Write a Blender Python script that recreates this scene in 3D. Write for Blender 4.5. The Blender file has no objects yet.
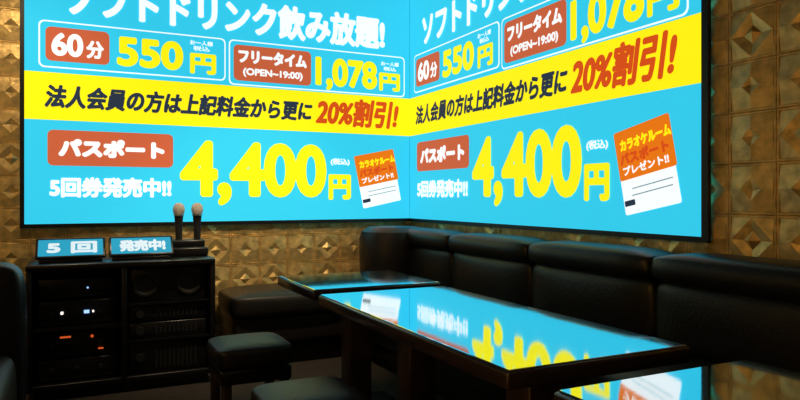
import bpy, bmesh, math, random
from mathutils import Matrix, Vector
random.seed(7)
sc=bpy.context.scene
sc.view_settings.view_transform='Standard'
sc.view_settings.look='None'
COL=sc.collection

# ------------------------------------------------------------ materials
def s2l(c):
    return tuple(((x/255)/12.92 if x/255<=0.04045 else (((x/255)+.055)/1.055)**2.4) for x in c)
def mat(name,col,rough=.5,metal=0,emit=None,estr=1.0,bump=0,bscale=60,spec=.5,coat=0,noise=0,nscale=8,sample=True):
    m=bpy.data.materials.new(name); m.use_nodes=True
    nt=m.node_tree; b=nt.nodes['Principled BSDF']
    b.inputs['Base Color'].default_value=(*col,1)
    b.inputs['Roughness'].default_value=rough
    b.inputs['Metallic'].default_value=metal
    b.inputs['Specular IOR Level'].default_value=spec
    b.inputs['Coat Weight'].default_value=coat
    tc=nt.nodes.new('ShaderNodeTexCoord')
    if emit:
        b.inputs['Emission Color'].default_value=(*emit,1)
        b.inputs['Emission Strength'].default_value=estr
        if not sample: m.cycles.emission_sampling='NONE'
    if bump:
        n=nt.nodes.new('ShaderNodeTexNoise'); n.inputs['Scale'].default_value=bscale
        n.inputs['Detail'].default_value=4
        nt.links.new(tc.outputs['Object'],n.inputs['Vector'])
        bp=nt.nodes.new('ShaderNodeBump'); bp.inputs['Strength'].default_value=bump
        bp.inputs['Distance'].default_value=.01
        nt.links.new(n.outputs['Fac'],bp.inputs['Height']); nt.links.new(bp.outputs['Normal'],b.inputs['Normal'])
    if noise:
        n=nt.nodes.new('ShaderNodeTexNoise'); n.inputs['Scale'].default_value=nscale
        n.inputs['Detail'].default_value=6
        nt.links.new(tc.outputs['Object'],n.inputs['Vector'])
        r=nt.nodes.new('ShaderNodeValToRGB')
        r.color_ramp.elements[0].position=.3; r.color_ramp.elements[1].position=.7
        r.color_ramp.elements[0].color=(*[c*(1-noise) for c in col],1)
        r.color_ramp.elements[1].color=(*[min(1,c*(1+noise)) for c in col],1)
        nt.links.new(n.outputs['Fac'],r.inputs['Fac']); nt.links.new(r.outputs['Color'],b.inputs['Base Color'])
    return m
GOLD=mat('gold_relief_panel',(.72,.49,.19),.42,.6,bump=.25,bscale=45,noise=.3,nscale=22)
LEATHER=mat('black_vinyl',(.010,.009,.010),.38,bump=.15,bscale=90,spec=.3)
SEAT=mat('black_vinyl_seat',(.010,.009,.009),.42,bump=.15,bscale=80,spec=.3)
BLACK=mat('black_lacquer',(.006,.006,.007),.3,noise=.2,spec=.4)
FRAME=mat('black_bezel',(.005,.005,.006),.4,noise=.2)
WOOD=mat('dark_brown_wood',(.03,.016,.010),.35,noise=.5,nscale=12)
TOP=mat('mirror_black_glass',(.74,.85,.91),.05,1.0,bump=.02,bscale=6)
EDGE=mat('table_edge',(.02,.012,.01),.25,noise=.3)
CARPET=mat('dark_carpet',(.018,.012,.009),.9,bump=.5,bscale=200,noise=.4,nscale=20)
CEIL=mat('ceiling_paint',(.12,.11,.10),.8,noise=.1)
WALLP=mat('brown_wallpaper',(.20,.13,.07),.7,noise=.2)
METAL=mat('steel',(.5,.5,.5),.3,1,noise=.1)
GRILL=mat('mic_grille',(.62,.55,.52),.45,.5,bump=.8,bscale=300)
MICB=mat('mic_body',(.03,.03,.035),.35,.4,noise=.1)
DARKG=mat('device_face',(.008,.008,.010),.3,noise=.2,spec=.35)
CONE=mat('speaker_cone',(.010,.010,.011),.6,noise=.2,spec=.3)
def em(name,rgb,k=1.0,sample=False,base=.5):
    l=s2l(rgb); return mat(name,tuple(c*base for c in l),.6,emit=l,estr=k,sample=sample,spec=.1,noise=.02)
CY=em('projected_cyan',(48,190,223),1.1,True)
YE=em('projected_yellow',(252,236,20),1.0)
WH=em('projected_white',(243,250,252),1.0)
BR=em('projected_brown',(196,95,60),.95)
NV=em('projected_navy',(40,52,70),.9)
RD=em('projected_red',(215,80,25),.9)
OR=em('projected_orange',(235,120,20),.9)
GR=em('projected_grey',(120,150,160),.9)
LEDB=em('led_blue',(150,190,255),1.5); LEDO=em('led_orange',(230,95,40),.8); LEDW=em('led_white',(255,240,230),1.5)
REFL=em('painted_reflection',(40,165,200),.9,False,.1); REFLT=em('painted_reflection_text',(225,242,248),.95,False,.1)  # wall-screen reflection on the tablets, painted as glowing colour
LAMP=em('fill_spot_glow',(255,215,150),4)  # glow for the added, unseen ceiling fixtures

# ------------------------------------------------------------ helpers
def finish(o,m,parent=None,smooth=False):
    COL.objects.link(o)
    if m is not None: o.data.materials.append(m)
    if smooth:
        for p in o.data.polygons: p.use_smooth=True
    if parent: o.parent=parent
    return o
def empty(name,mw=None,loc=None):
    e=bpy.data.objects.new(name,None); e.empty_display_size=.1; COL.objects.link(e)
    if mw is not None: e.matrix_world=mw
    if loc is not None: e.location=loc
    return e
def box(name,x0,x1,y0,y1,z0,z1,m,parent=None,bev=0,seg=3):
    bm=bmesh.new(); bmesh.ops.create_cube(bm,size=1)
    for v in bm.verts:
        v.co=Vector(((x0+x1)/2+v.co.x*(x1-x0),(y0+y1)/2+v.co.y*(y1-y0),(z0+z1)/2+v.co.z*(z1-z0)))
    if bev: bmesh.ops.bevel(bm,geom=bm.edges[:],offset=bev,segments=seg,profile=.5,affect='EDGES')
    me=bpy.data.meshes.new(name); bm.to_mesh(me); bm.free()
    o=bpy.data.objects.new(name,me)
    finish(o,m,parent,smooth=bool(bev and seg>1))
    if bev and seg>1:
        o.data.set_sharp_from_angle(angle=math.radians(50))
    return o
def cushion(name,x0,x1,y0,y1,z0,z1,m,parent,bev=.04,puff=.012):
    """soft padded block: bevelled, subdivided and slightly puffed"""
    bm=bmesh.new(); bmesh.ops.create_cube(bm,size=1)
    sx,sy,sz=x1-x0,y1-y0,z1-z0
    for v in bm.verts: v.co=Vector((v.co.x*sx,v.co.y*sy,v.co.z*sz))
    bmesh.ops.subdivide_edges(bm,edges=bm.edges[:],cuts=6,use_grid_fill=True)
    for v in bm.verts:
        c=v.co; hx,hy,hz=sx/2,sy/2,sz/2
        r=min(bev,hx,hy,hz)
        inn=Vector((max(-hx+r,min(hx-r,c.x)),max(-hy+r,min(hy-r,c.y)),max(-hz+r,min(hz-r,c.z))))
        d=c-inn
        if d.length>1e-6: c=inn+d.normalized()*r
        a=(1-(2*c.x/sx)**2)*(1-(2*c.y/sy)**2) if sx and sy else 0
        b=(1-(2*c.y/sy)**2)*(1-(2*c.z/sz)**2)
        g=(1-(2*c.x/sx)**2)*(1-(2*c.z/sz)**2)
        n=Vector((math.copysign(puff*max(b,0),c.x),math.copysign(puff*max(g,0),c.y),math.copysign(puff*max(a,0),c.z)))
        v.co=c+n+Vector(((x0+x1)/2,(y0+y1)/2,(z0+z1)/2))
    me=bpy.data.meshes.new(name); bm.to_mesh(me); bm.free()
    o=bpy.data.objects.new(name,me); finish(o,m,parent,True)
    s=o.modifiers.new('s','SUBSURF'); s.levels=1; s.render_levels=2
    return o
def lathe(name,prof,m,parent=None,loc=(0,0,0),seg=32,rot=None):
    bm=bmesh.new(); rings=[]
    for r,z in prof:
        rings.append([bm.verts.new((r*math.cos(2*math.pi*i/seg),r*math.sin(2*math.pi*i/seg),z)) for i in range(seg)])
    for a,b in zip(rings,rings[1:]):
        for i in range(seg): bm.faces.new((a[i],a[(i+1)%seg],b[(i+1)%seg],b[i]))
    if prof[0][0]>1e-5: bm.faces.new(list(reversed(rings[0])))
    if prof[-1][0]>1e-5: bm.faces.new(rings[-1])
    bmesh.ops.remove_doubles(bm,verts=bm.verts[:],dist=1e-6)
    bmesh.ops.recalc_face_normals(bm,faces=bm.faces[:])
    me=bpy.data.meshes.new(name); bm.to_mesh(me); bm.free()
    o=bpy.data.objects.new(name,me); finish(o,m,parent,True)
    o.data.set_sharp_from_angle(angle=math.radians(40))
    o.location=loc
    if rot: o.rotation_euler=rot
    return o
def rrect(name,u0,u1,v0,v1,w,m,parent,r=.02,ang=0):
    bm=bmesh.new(); pts=[]
    for cx,cy,a0 in((u1-r,v1-r,0),(u0+r,v1-r,90),(u0+r,v0+r,180),(u1-r,v0+r,270)):
        for k in range(6):
            a=math.radians(a0+k*18); pts.append((cx+r*math.cos(a),cy+r*math.sin(a)))
    c=((u0+u1)/2,(v0+v1)/2); ca,sa=math.cos(ang),math.sin(ang)
    vs=[bm.verts.new((c[0]+(x-c[0])*ca-(y-c[1])*sa,c[1]+(x-c[0])*sa+(y-c[1])*ca,w)) for x,y in pts]
    bm.faces.new(vs)
    me=bpy.data.meshes.new(name); bm.to_mesh(me); bm.free()
    return finish(bpy.data.objects.new(name,me),m,parent)
def text(name,s,u0,u1,v0,v1,w,m,parent,bold=.004,shear=0,ang=0):
    cu=bpy.data.curves.new('t','FONT'); cu.body=s; cu.resolution_u=5; cu.shear=shear
    ob=bpy.data.objects.new('t',cu); COL.objects.link(ob)
    bpy.context.view_layer.update()
    dg=bpy.context.evaluated_depsgraph_get()
    me=bpy.data.meshes.new_from_object(ob.evaluated_get(dg))
    bpy.data.objects.remove(ob)
    vs=[v.co.copy() for v in me.vertices]; fs=[tuple(p.vertices) for p in me.polygons]
    bpy.data.meshes.remove(me)
    if not vs: return
    ax,bx=min(v.x for v in vs),max(v.x for v in vs); ay,by=min(v.y for v in vs),max(v.y for v in vs)
    k=(u1-u0-2*bold)/(bx-ax); l=(v1-v0-2*bold)/(by-ay)
    base=[(u0+bold+(v.x-ax)*k,v0+bold+(v.y-ay)*l) for v in vs]
    c=((u0+u1)/2,(v0+v1)/2); ca,sa=math.cos(ang),math.sin(ang)
    V=[];F=[]
    N=24 if bold>=.01 else 10
    offs=[(0,0)]+([(bold*math.cos(i*2*math.pi/N),bold*math.sin(i*2*math.pi/N)) for i in range(N)] if bold else [])
    if bold>=.01: offs+=[(bold*q*math.cos(i*math.pi/5),bold*q*math.sin(i*math.pi/5)) for i in range(10) for q in(.35,.7)]
    for j,(dx,dy) in enumerate(offs):
        n=len(V)
        for x,y in base:
            x+=dx;y+=dy
            V.append((c[0]+(x-c[0])*ca-(y-c[1])*sa,c[1]+(x-c[0])*sa+(y-c[1])*ca,w+j*1e-5))
        F+=[tuple(i+n for i in f) for f in fs]
    me=bpy.data.meshes.new(name); me.from_pydata(V,[],F); me.update()
    return finish(bpy.data.objects.new(name,me),m,parent)

# ------------------------------------------------------------ room
XR=2.197; YB=4.286; XL=-1.0; YF=-1.7; H=2.62
def relief(name,mw,W,Hh,m,cell=.19):
    """embossed tiles: fine groove, thin frame, then a faceted diamond / folded pyramid centre"""
    nx=int(round(W/cell)); ny=int(round(Hh/cell)); dx=W/nx; dy=Hh/ny; bm=bmesh.new()
    for i in range(nx):
        for j in range(ny):
            x0,y0=i*dx,j*dy
            def P(a,b,h): return bm.verts.new((x0+dx*a,y0+dy*b,h*.75))
            K=((0,0),(.5,0),(1,0),(1,.5),(1,1),(.5,1),(0,1),(0,.5))
            def ringv(f,h):
                hs=h if isinstance(h,tuple) else (h,h)
                return [P(f+a*(1-2*f),f+b*(1-2*f),hs[k%2]) for k,(a,b) in enumerate(K)]
            t=(i+j+random.randint(0,1))%3
            r0=ringv(0,.002); r1=ringv(.015,.008); r2=ringv(.045,.008)
            r3=ringv(.06,(.002,.012))
            for a,b in((r0,r1),(r1,r2),(r2,r3)):
                for k in range(8): bm.faces.new((a[k],a[(k+1)%8],b[(k+1)%8],b[k]))
            tips=[r3[1],r3[3],r3[5],r3[7]]
            cor=[r3[2],r3[4],r3[6],r3[0]]
            for k in range(4): bm.faces.new((tips[k],cor[k],tips[(k+1)%4]))
            q=.30 if t!=2 else .36
            hin={0:.020,1:.001,2:.016}[t]
            inn=[P(.5,.5-q*.62,hin),P(.5+q*.62,.5,hin),P(.5,.5+q*.62,hin),P(.5-q*.62,.5,hin)]
            for k in range(4): bm.faces.new((tips[k],tips[(k+1)%4],inn[(k+1)%4],inn[k]))
            cv=P(.5+random.uniform(-.05,.05),.5+random.uniform(-.05,.05),{0:.006,1:.020,2:.004}[t])
            for k in range(4): bm.faces.new((inn[k],inn[(k+1)%4],cv))
    r=bmesh.ops.create_cube(bm,size=1)
    for v in r['verts']: v.co=Vector((W/2+v.co.x*W,Hh/2+v.co.y*Hh,-.051+v.co.z*.1))
    me=bpy.data.meshes.new(name); bm.to_mesh(me); bm.free()
    o=finish(bpy.data.objects.new(name,me),m); o.matrix_world=mw; return o
def frame(u,v,w,o):
    return Matrix(((u[0],v[0],w[0],o[0]),(u[1],v[1],w[1],o[1]),(u[2],v[2],w[2],o[2]),(0,0,0,1)))
relief('wall_back',frame((1,0,0),(0,0,1),(0,-1,0),(XL,YB,0)),XR-XL,H,GOLD)
relief('wall_right',frame((0,-1,0),(0,0,1),(-1,0,0),(XR,YB,0)),YB-YF,H,GOLD)
relief('wall_left',frame((0,1,0),(0,0,1),(1,0,0),(XL,YF,0)),YB-YF,H,GOLD)
box('wall_front',XL,XR,YF-.1,YF,0,H,WALLP)
box('floor',XL-.1,XR+.1,YF-.1,YB+.1,-.1,0,CARPET)
box('ceiling',XL-.1,XR+.1,YF-.1,YB+.1,H,H+.1,CEIL)

# ------------------------------------------------------------ projected screens
ZB=.846; SH=1.62
def screen(mw,W):
    P=empty('projection_screen',mw)
    box('panel',0,W,0,SH,-.012,0,CY,P)
    b=.022
    box('bezel_bottom',-.0,W,-b,0,-.012,.006,FRAME,P); box('bezel_top',0,W,SH,SH+b,-.012,.006,FRAME,P)
    return P
def poster(P,k,W):
    w=.0015
    def R(n,u0,u1,v0,v1,l,m,r=.02,a=0): rrect(n,u0*k,u1*k,v0,v1,w*l,m,P,r,a)
    def T(n,s,u0,u1,v0,v1,m,b=.004,sh=0,l=4,a=0): text(n,s,u0*k,u1*k,v0,v1,w*l,m,P,b,sh,a)
    T('title','ソフトドリンク飲み放題!',.20,2.24,1.20,1.43,WH,.010)
    R('price_border_a',.07,1.12,.895,1.165,1,WH,.03); R('price_panel_a',.078,1.112,.903,1.157,2,CY,.026)
    R('tag_60',.105,.44,.935,1.13,3,BR,.03); T('text_60','60',.135,.30,.965,1.10,WH,.007); T('text_fun','分',.315,.41,.965,1.07,WH,.005)
    T('price_550','550',.48,.86,.935,1.115,YE,.011); T('yen_a','円',.90,1.06,.925,1.055,YE,.008)
    T('note_a1','お一人様',.90,1.04,1.105,1.135,WH,.001); T('note_a2','税込',.92,1.02,1.07,1.10,WH,.001)
    R('price_border_b',1.14,2.40,.875,1.165,1,WH,.03); R('price_panel_b',1.148,2.392,.883,1.157,2,CY,.026)
    R('tag_free',1.17,1.69,.905,1.135,3,BR,.03); T('text_free','フリータイム',1.20,1.66,1.02,1.11,WH,.006); T('text_open','(OPEN~19:00)',1.23,1.63,.93,.99,WH,.003)
    T('price_1078','1,078',1.72,2.18,.885,1.11,YE,.011); T('yen_b','円',2.195,2.36,.91,1.04,YE,.008)
    T('note_b1','お一人様',2.21,2.35,1.09,1.12,WH,.001); T('note_b2','税込',2.23,2.33,1.055,1.083,WH,.001)
    rrect('yellow_band',0,W,.596,.868,w,YE,P,.001)
    T('band_text','法人会員の方は上記料金から更に',.10,1.70,.665,.80,NV,.006,.2)
    T('band_off','20%割引!',1.72,2.35,.64,.84,RD,.008,.2)
    R('tag_pass',.115,.80,.335,.54,2,BR,.03); T('text_pass','パスポート',.17,.75,.385,.495,WH,.009)
    T('text_5','5回券発売中!!',.125,.79,.15,.27,WH,.006)
    T('price_4400','4,400',.84,1.80,.10,.51,YE,.018); T('yen_c','円',1.815,1.98,.135,.31,YE,.010)
    T('note_c','(税込)',1.83,1.97,.37,.42,WH,.002)
    a=.20
    R('coupon_white',2.05,2.35,.10,.33,2,WH,.01,a); R('coupon_orange',2.02,2.33,.25,.47,3,OR,.01,a)
    T('coupon_t1','カラオケルーム',2.04,2.32,.38,.43,YE,.003,0,4,a); T('coupon_t2','パスポート',2.04,2.31,.315,.37,RD,.004,0,4,a); T('coupon_t3','プレゼント!!',2.06,2.31,.27,.31,WH,.002,0,4,a)
    R('coupon_strip',2.11,2.33,.18,.185,3,GR,.001,a); R('coupon_strip2',2.11,2.33,.21,.215,3,GR,.001,a); R('coupon_chip',2.07,2.13,.115,.14,3,NV,.004,a)
P=screen(frame((1,0,0),(0,0,1),(0,-1,0),(-.276,YB-.035,ZB)),2.436)
box('bezel_side',-.022,0,-.022,SH+.022,-.012,.006,FRAME,P); poster(P,.998,2.436)
P=screen(frame((0,-1,0),(0,0,1),(-1,0,0),(XR-.035,YB-.036,ZB)),2.49)
box('bezel_side',2.49,2.49+.03,-.022,SH+.022,-.012,.006,FRAME,P); poster(P,1.012,2.49)

# ------------------------------------------------------------ tables
def table(x0,x1,y0,y1,zt=.62):
    P=empty('lounge_table',loc=((x0+x1)/2,(y0+y1)/2,0)); a,b=(x1-x0)/2,(y1-y0)/2
    box('top_board',-a,a,-b,b,zt-.045,zt-.004,EDGE,P,.006,2)
    box('glass_top',-a+.008,a-.008,-b+.008,b-.008,zt-.004,zt,TOP,P,.0015,1)
    n=2 if b>.4 else 1
    for i in range(n):
        cy=0 if n==1 else (-b+.28 if i==0 else b-.28)
        box('pedestal_%d'%i,-.055,.055,cy-.055,cy+.055,.03,zt-.06,WOOD,P,.006,2)
        box('bracket_%d'%i,-a+.12,a-.12,cy-.04,cy+.04,zt-.07,zt-.045,BLACK,P,.004,2)
        box('foot_%d'%i,-.22,.22,cy-.17,cy+.17,0,.03,BLACK,P,.01,2)
    return P
table(.84,1.41,1.18,2.44)
table(.84,1.41,-.24,1.03)
table(.86,1.46,2.56,3.10)

# ------------------------------------------------------------ L sofa
S=empty('corner_sofa',loc=(0,0,0))
xb=XR-.075
box('plinth_right',1.62,xb,-1.2,YB-.06,0,.14,BLACK,S,.01,2)
box('carcass_right',1.56,xb,-1.2,YB-.06,.14,.30,LEATHER,S,.02,3)
ys=[-1.2,-.45,.30,1.05,1.80,2.55,3.30,YB-.06]
for i in range(7):
    y0,y1=ys[i]+.003,ys[i+1]-.003
    cushion('seat_%d'%i,1.52,1.98,y0,y1,.29,.44,SEAT,S,.045,.012)
    cushion('back_%d'%i,1.93,xb,y0,y1,.42,.70,LEATHER,S,.05,.018)
    cushion('roll_%d'%i,1.90,xb+.015,y0-.006,y1+.006,.675,.795,LEATHER,S,.055,.003)
box('plinth_back',.86,1.62,3.84,YB-.06,0,.14,BLACK,S,.01,2)
box('carcass_back',.80,1.56,3.78,YB-.06,.14,.30,LEATHER,S,.02,3)
cushion('seat_back_run',.78,1.53,3.74,YB-.06,.29,.44,SEAT,S,.045,.012)
lathe('corner_bolster',[(0,.42),(.20,.42),(.22,.46),(.225,.72),(.21,.77),(.16,.80),(0,.805)],LEATHER,S,(XR-.30,YB-.30,0))

# left sofa (only its end arm shows)
L=empty('side_sofa',loc=(.02,0,0))
box('plinth',-.93,-.25,1.55,3.0,0,.12,BLACK,L,.01,2)
cushion('seat',-.90,-.22,1.78,2.84,.12,.44,SEAT,L,.05,.01)
cushion('backrest',-.95,-.76,1.55,3.03,.12,.84,LEATHER,L,.06,.01)
cushion('arm_far',-.90,-.21,2.82,3.04,.10,.75,LEATHER,L,.05,.01)
cushion('arm_near',-.90,-.21,1.55,1.78,.10,.75,LEATHER,L,.05,.01)

# ------------------------------------------------------------ stools
def stool(x,y):
    P=empty('square_stool',loc=(x,y,0)); a=.15
    cushion('cushion',-a,a,-a,a,.32,.415,SEAT,P,.03,.008)
    box('frame',-a+.01,a-.01,-a+.01,a-.01,.27,.325,BLACK,P,.006,2)
    for i,(sx,sy) in enumerate(((-1,-1),(1,-1),(1,1),(-1,1))):
        box('leg_%d'%i,sx*(a-.035)-.018,sx*(a-.035)+.018,sy*(a-.035)-.018,sy*(a-.035)+.018,0,.27,WOOD,P,.004,2)
    for s in(-1,1): box('rail',-a+.04,a-.04,s*(a-.035)-.01,s*(a-.035)+.01,.09,.12,WOOD,P)
stool(.63,2.70); stool(.63,1.92)

# ------------------------------------------------------------ AV cabinet
cx0,cx1,cy0,cy1,ch=-.23,.66,3.60,4.20,.67
C=empty('av_cabinet',loc=(0,0,0))
box('top',cx0,cx1,cy0,cy1,ch-.03,ch,BLACK,C,.005,2)
box('bottom',cx0,cx1,cy0+.02,cy1,.05,.08,BLACK,C,.004,2)
box('toe_kick',cx0+.03,cx1-.03,cy0+.06,cy1,0,.05,BLACK,C)
box('rear',cx0,cx1,cy1-.015,cy1,.08,ch-.03,BLACK,C)
for i,x in enumerate((cx0,.195,cx1-.025)): box('side_%d'%i,x,x+.025,cy0+.005,cy1-.015,.08,ch-.03,BLACK,C,.003,2)
box('shelf',cx0+.025,.195,cy0+.03,cy1-.015,.34,.355,BLACK,C)
for i,(z0,z1) in enumerate(((.085,.20),(.205,.335),(.36,.49),(.50,.60))):
    box('unit_%d'%i,cx0+.05,.17,cy0+.06,cy1-.1,z0,z1-.008,DARKG,C,.005,2)
    box('unit_trim_%d'%i,cx0+.06,.16,cy0+.056,cy0+.06,z0+.012,z0+.016,CONE,C)
    for j in range(3):
        lathe('knob_%d_%d'%(i,j),[(0,0),(.012,0),(.011,.016),(0,.016)],CONE,C,(cx0+.11+j*.11,cy0+.06,(z0+z1)/2),16,(math.pi/2,0,0))
def led(x,z,m,w=.007,h=.007,n='led'): box(n,x-w,x+w,cy0+.040,cy0+.0555,z-h,z+h,m,C)
led(-.075,.425,LEDW,.006,.006); led(.035,.425,LEDB,.012,.007); led(.065,.425,LEDW,.004,.004)
led(-.06,.305,LEDO,.024,.003); led(.06,.30,LEDO,.006,.005); led(.10,.235,LEDO,.012,.002)
led(.04,.545,LEDB,.004,.003)
box('bay_shelf_0',.22,.635,cy0+.03,cy1-.015,.44,.452,BLACK,C)
box('bay_shelf_1',.22,.635,cy0+.03,cy1-.015,.25,.262,BLACK,C)
for i,(z0,z1) in enumerate(((.085,.245),(.265,.345),(.352,.432))):
    box('rack_unit_%d'%i,.235,.62,cy0+.05,cy1-.1,z0,z1,DARKG,C,.005,2)
    for j in range(10): box('vent_%d_%d'%(i,j),.36+j*.022,.37+j*.022,cy0+.048,cy0+.05,z0+.02,z1-.02,CONE,C)
    lathe('dial_%d'%i,[(0,0),(.022,0),(.020,.014),(0,.014)],CONE,C,(.285,cy0+.05,(z0+z1)/2),24,(math.pi/2,0,0))
box('monitor_speaker',.235,.62,cy0+.06,cy1-.1,.455,.63,DARKG,C,.008,2)
for x,r in((.31,.05),(.53,.05)):
    lathe('driver',[(r+.012,0),(r+.012,.010),(r,.010),(r*.9,.004),(r*.5,.001),(0,.008)],CONE,C,(x,cy0+.06,.543),32,(math.pi/2,0,0))

# song-request tablets on stands, on the cabinet
def tablet(x,txt):
    P=empty('song_request_tablet',loc=(x,3.70,ch))
    box('stand',-.145,.145,0,.10,0,.018,DARKG,P,.004,2)
    Q=empty('tilt',loc=(0,.0,.02)); Q.parent=P; Q.rotation_euler=(math.radians(50),0,0)
    box('body',-.16,.16,0,.125,-.008,.008,DARKG,Q,.006,2)
    rrect('reflection_glow',-.148,.148,.012,.113,.0085,REFL,Q,.004)  # reflected cyan of the wall screen, put in as a glow
    text('reflected_text',txt,-.11,.12,.025,.10,.0092,REFLT,Q,.005)  # reflected lettering, put in as glowing text
tablet(-.035,'5 回'); tablet(.30,'発売中!')

# microphones in charger
M=empty('wireless_microphone_charger',loc=(.555,3.84,ch))
box('base',-.10,.10,-.06,.06,0,.05,DARKG,M,.012,3); box('riser',-.09,.09,-.01,.05,.045,.09,DARKG,M,.012,3)
for i,x in enumerate((-.05,.05)):
    k=Vector((x,.02,.055))
    lathe('mic_%d_body'%i,[(0,0),(.016,0),(.018,.02),(.020,.11),(.024,.165),(.026,.17)],MICB,M,k,24)
    lathe('mic_%d_band'%i,[(.026,.168),(.0285,.17),(.0285,.178),(.026,.18)],METAL,M,k,24)
    lathe('mic_%d_grille'%i,[(.026,.178),(.031,.19),(.033,.208),(.028,.228),(.015,.240),(0,.243)],GRILL,M,k,24)

# ------------------------------------------------------------ lights
def fill_spot(x,y,e,sz=110,col=(1,.76,.46),tilt=(0,0,0)):
    P=empty('added_fill_spot',loc=(x,y,H))  # unseen made-up fixture, added to hold a fill lamp
    lathe('rim',[(.06,-.012),(.06,0),(.075,0),(.075,-.008),(.06,-.012)],METAL,P,(0,0,0),32)
    lathe('lens',[(0,-.004),(.058,-.004),(.058,0),(0,0)],LAMP,P,(0,0,0),32)
    l=bpy.data.lights.new('lamp','SPOT'); l.energy=e; l.color=col; l.spot_size=math.radians(sz); l.spot_blend=.8; l.shadow_soft_size=.05
    o=bpy.data.objects.new('lamp',l); COL.objects.link(o); o.parent=P; o.location=(0,0,-.03); o.rotation_euler=tilt
# added spots, out of view, to brighten the gold panelling and the room
fill_spot(.95,1.2,520,76,tilt=(0,math.radians(47),0))
fill_spot(1.2,-.1,220,80,tilt=(0,math.radians(42),0))
fill_spot(-.35,3.2,60,90,tilt=(math.radians(30),0,0))
fill_spot(1.0,2.8,170,56,tilt=(math.radians(33),0,0))
fill_spot(.4,.3,25)
w=bpy.data.worlds.new('w'); sc.world=w; w.use_nodes=True
w.node_tree.nodes['Background'].inputs[0].default_value=(.01,.01,.012,1)

# ------------------------------------------------------------ camera
cam=bpy.data.cameras.new('cam'); cam.lens=29.5; cam.sensor_width=36; cam.shift_y=-3/800; cam.clip_start=.02
co=bpy.data.objects.new('camera',cam); COL.objects.link(co); co.location=(0,0,1.0)
co.rotation_euler=(math.radians(90),0,math.radians(-26.1)); sc.camera=co
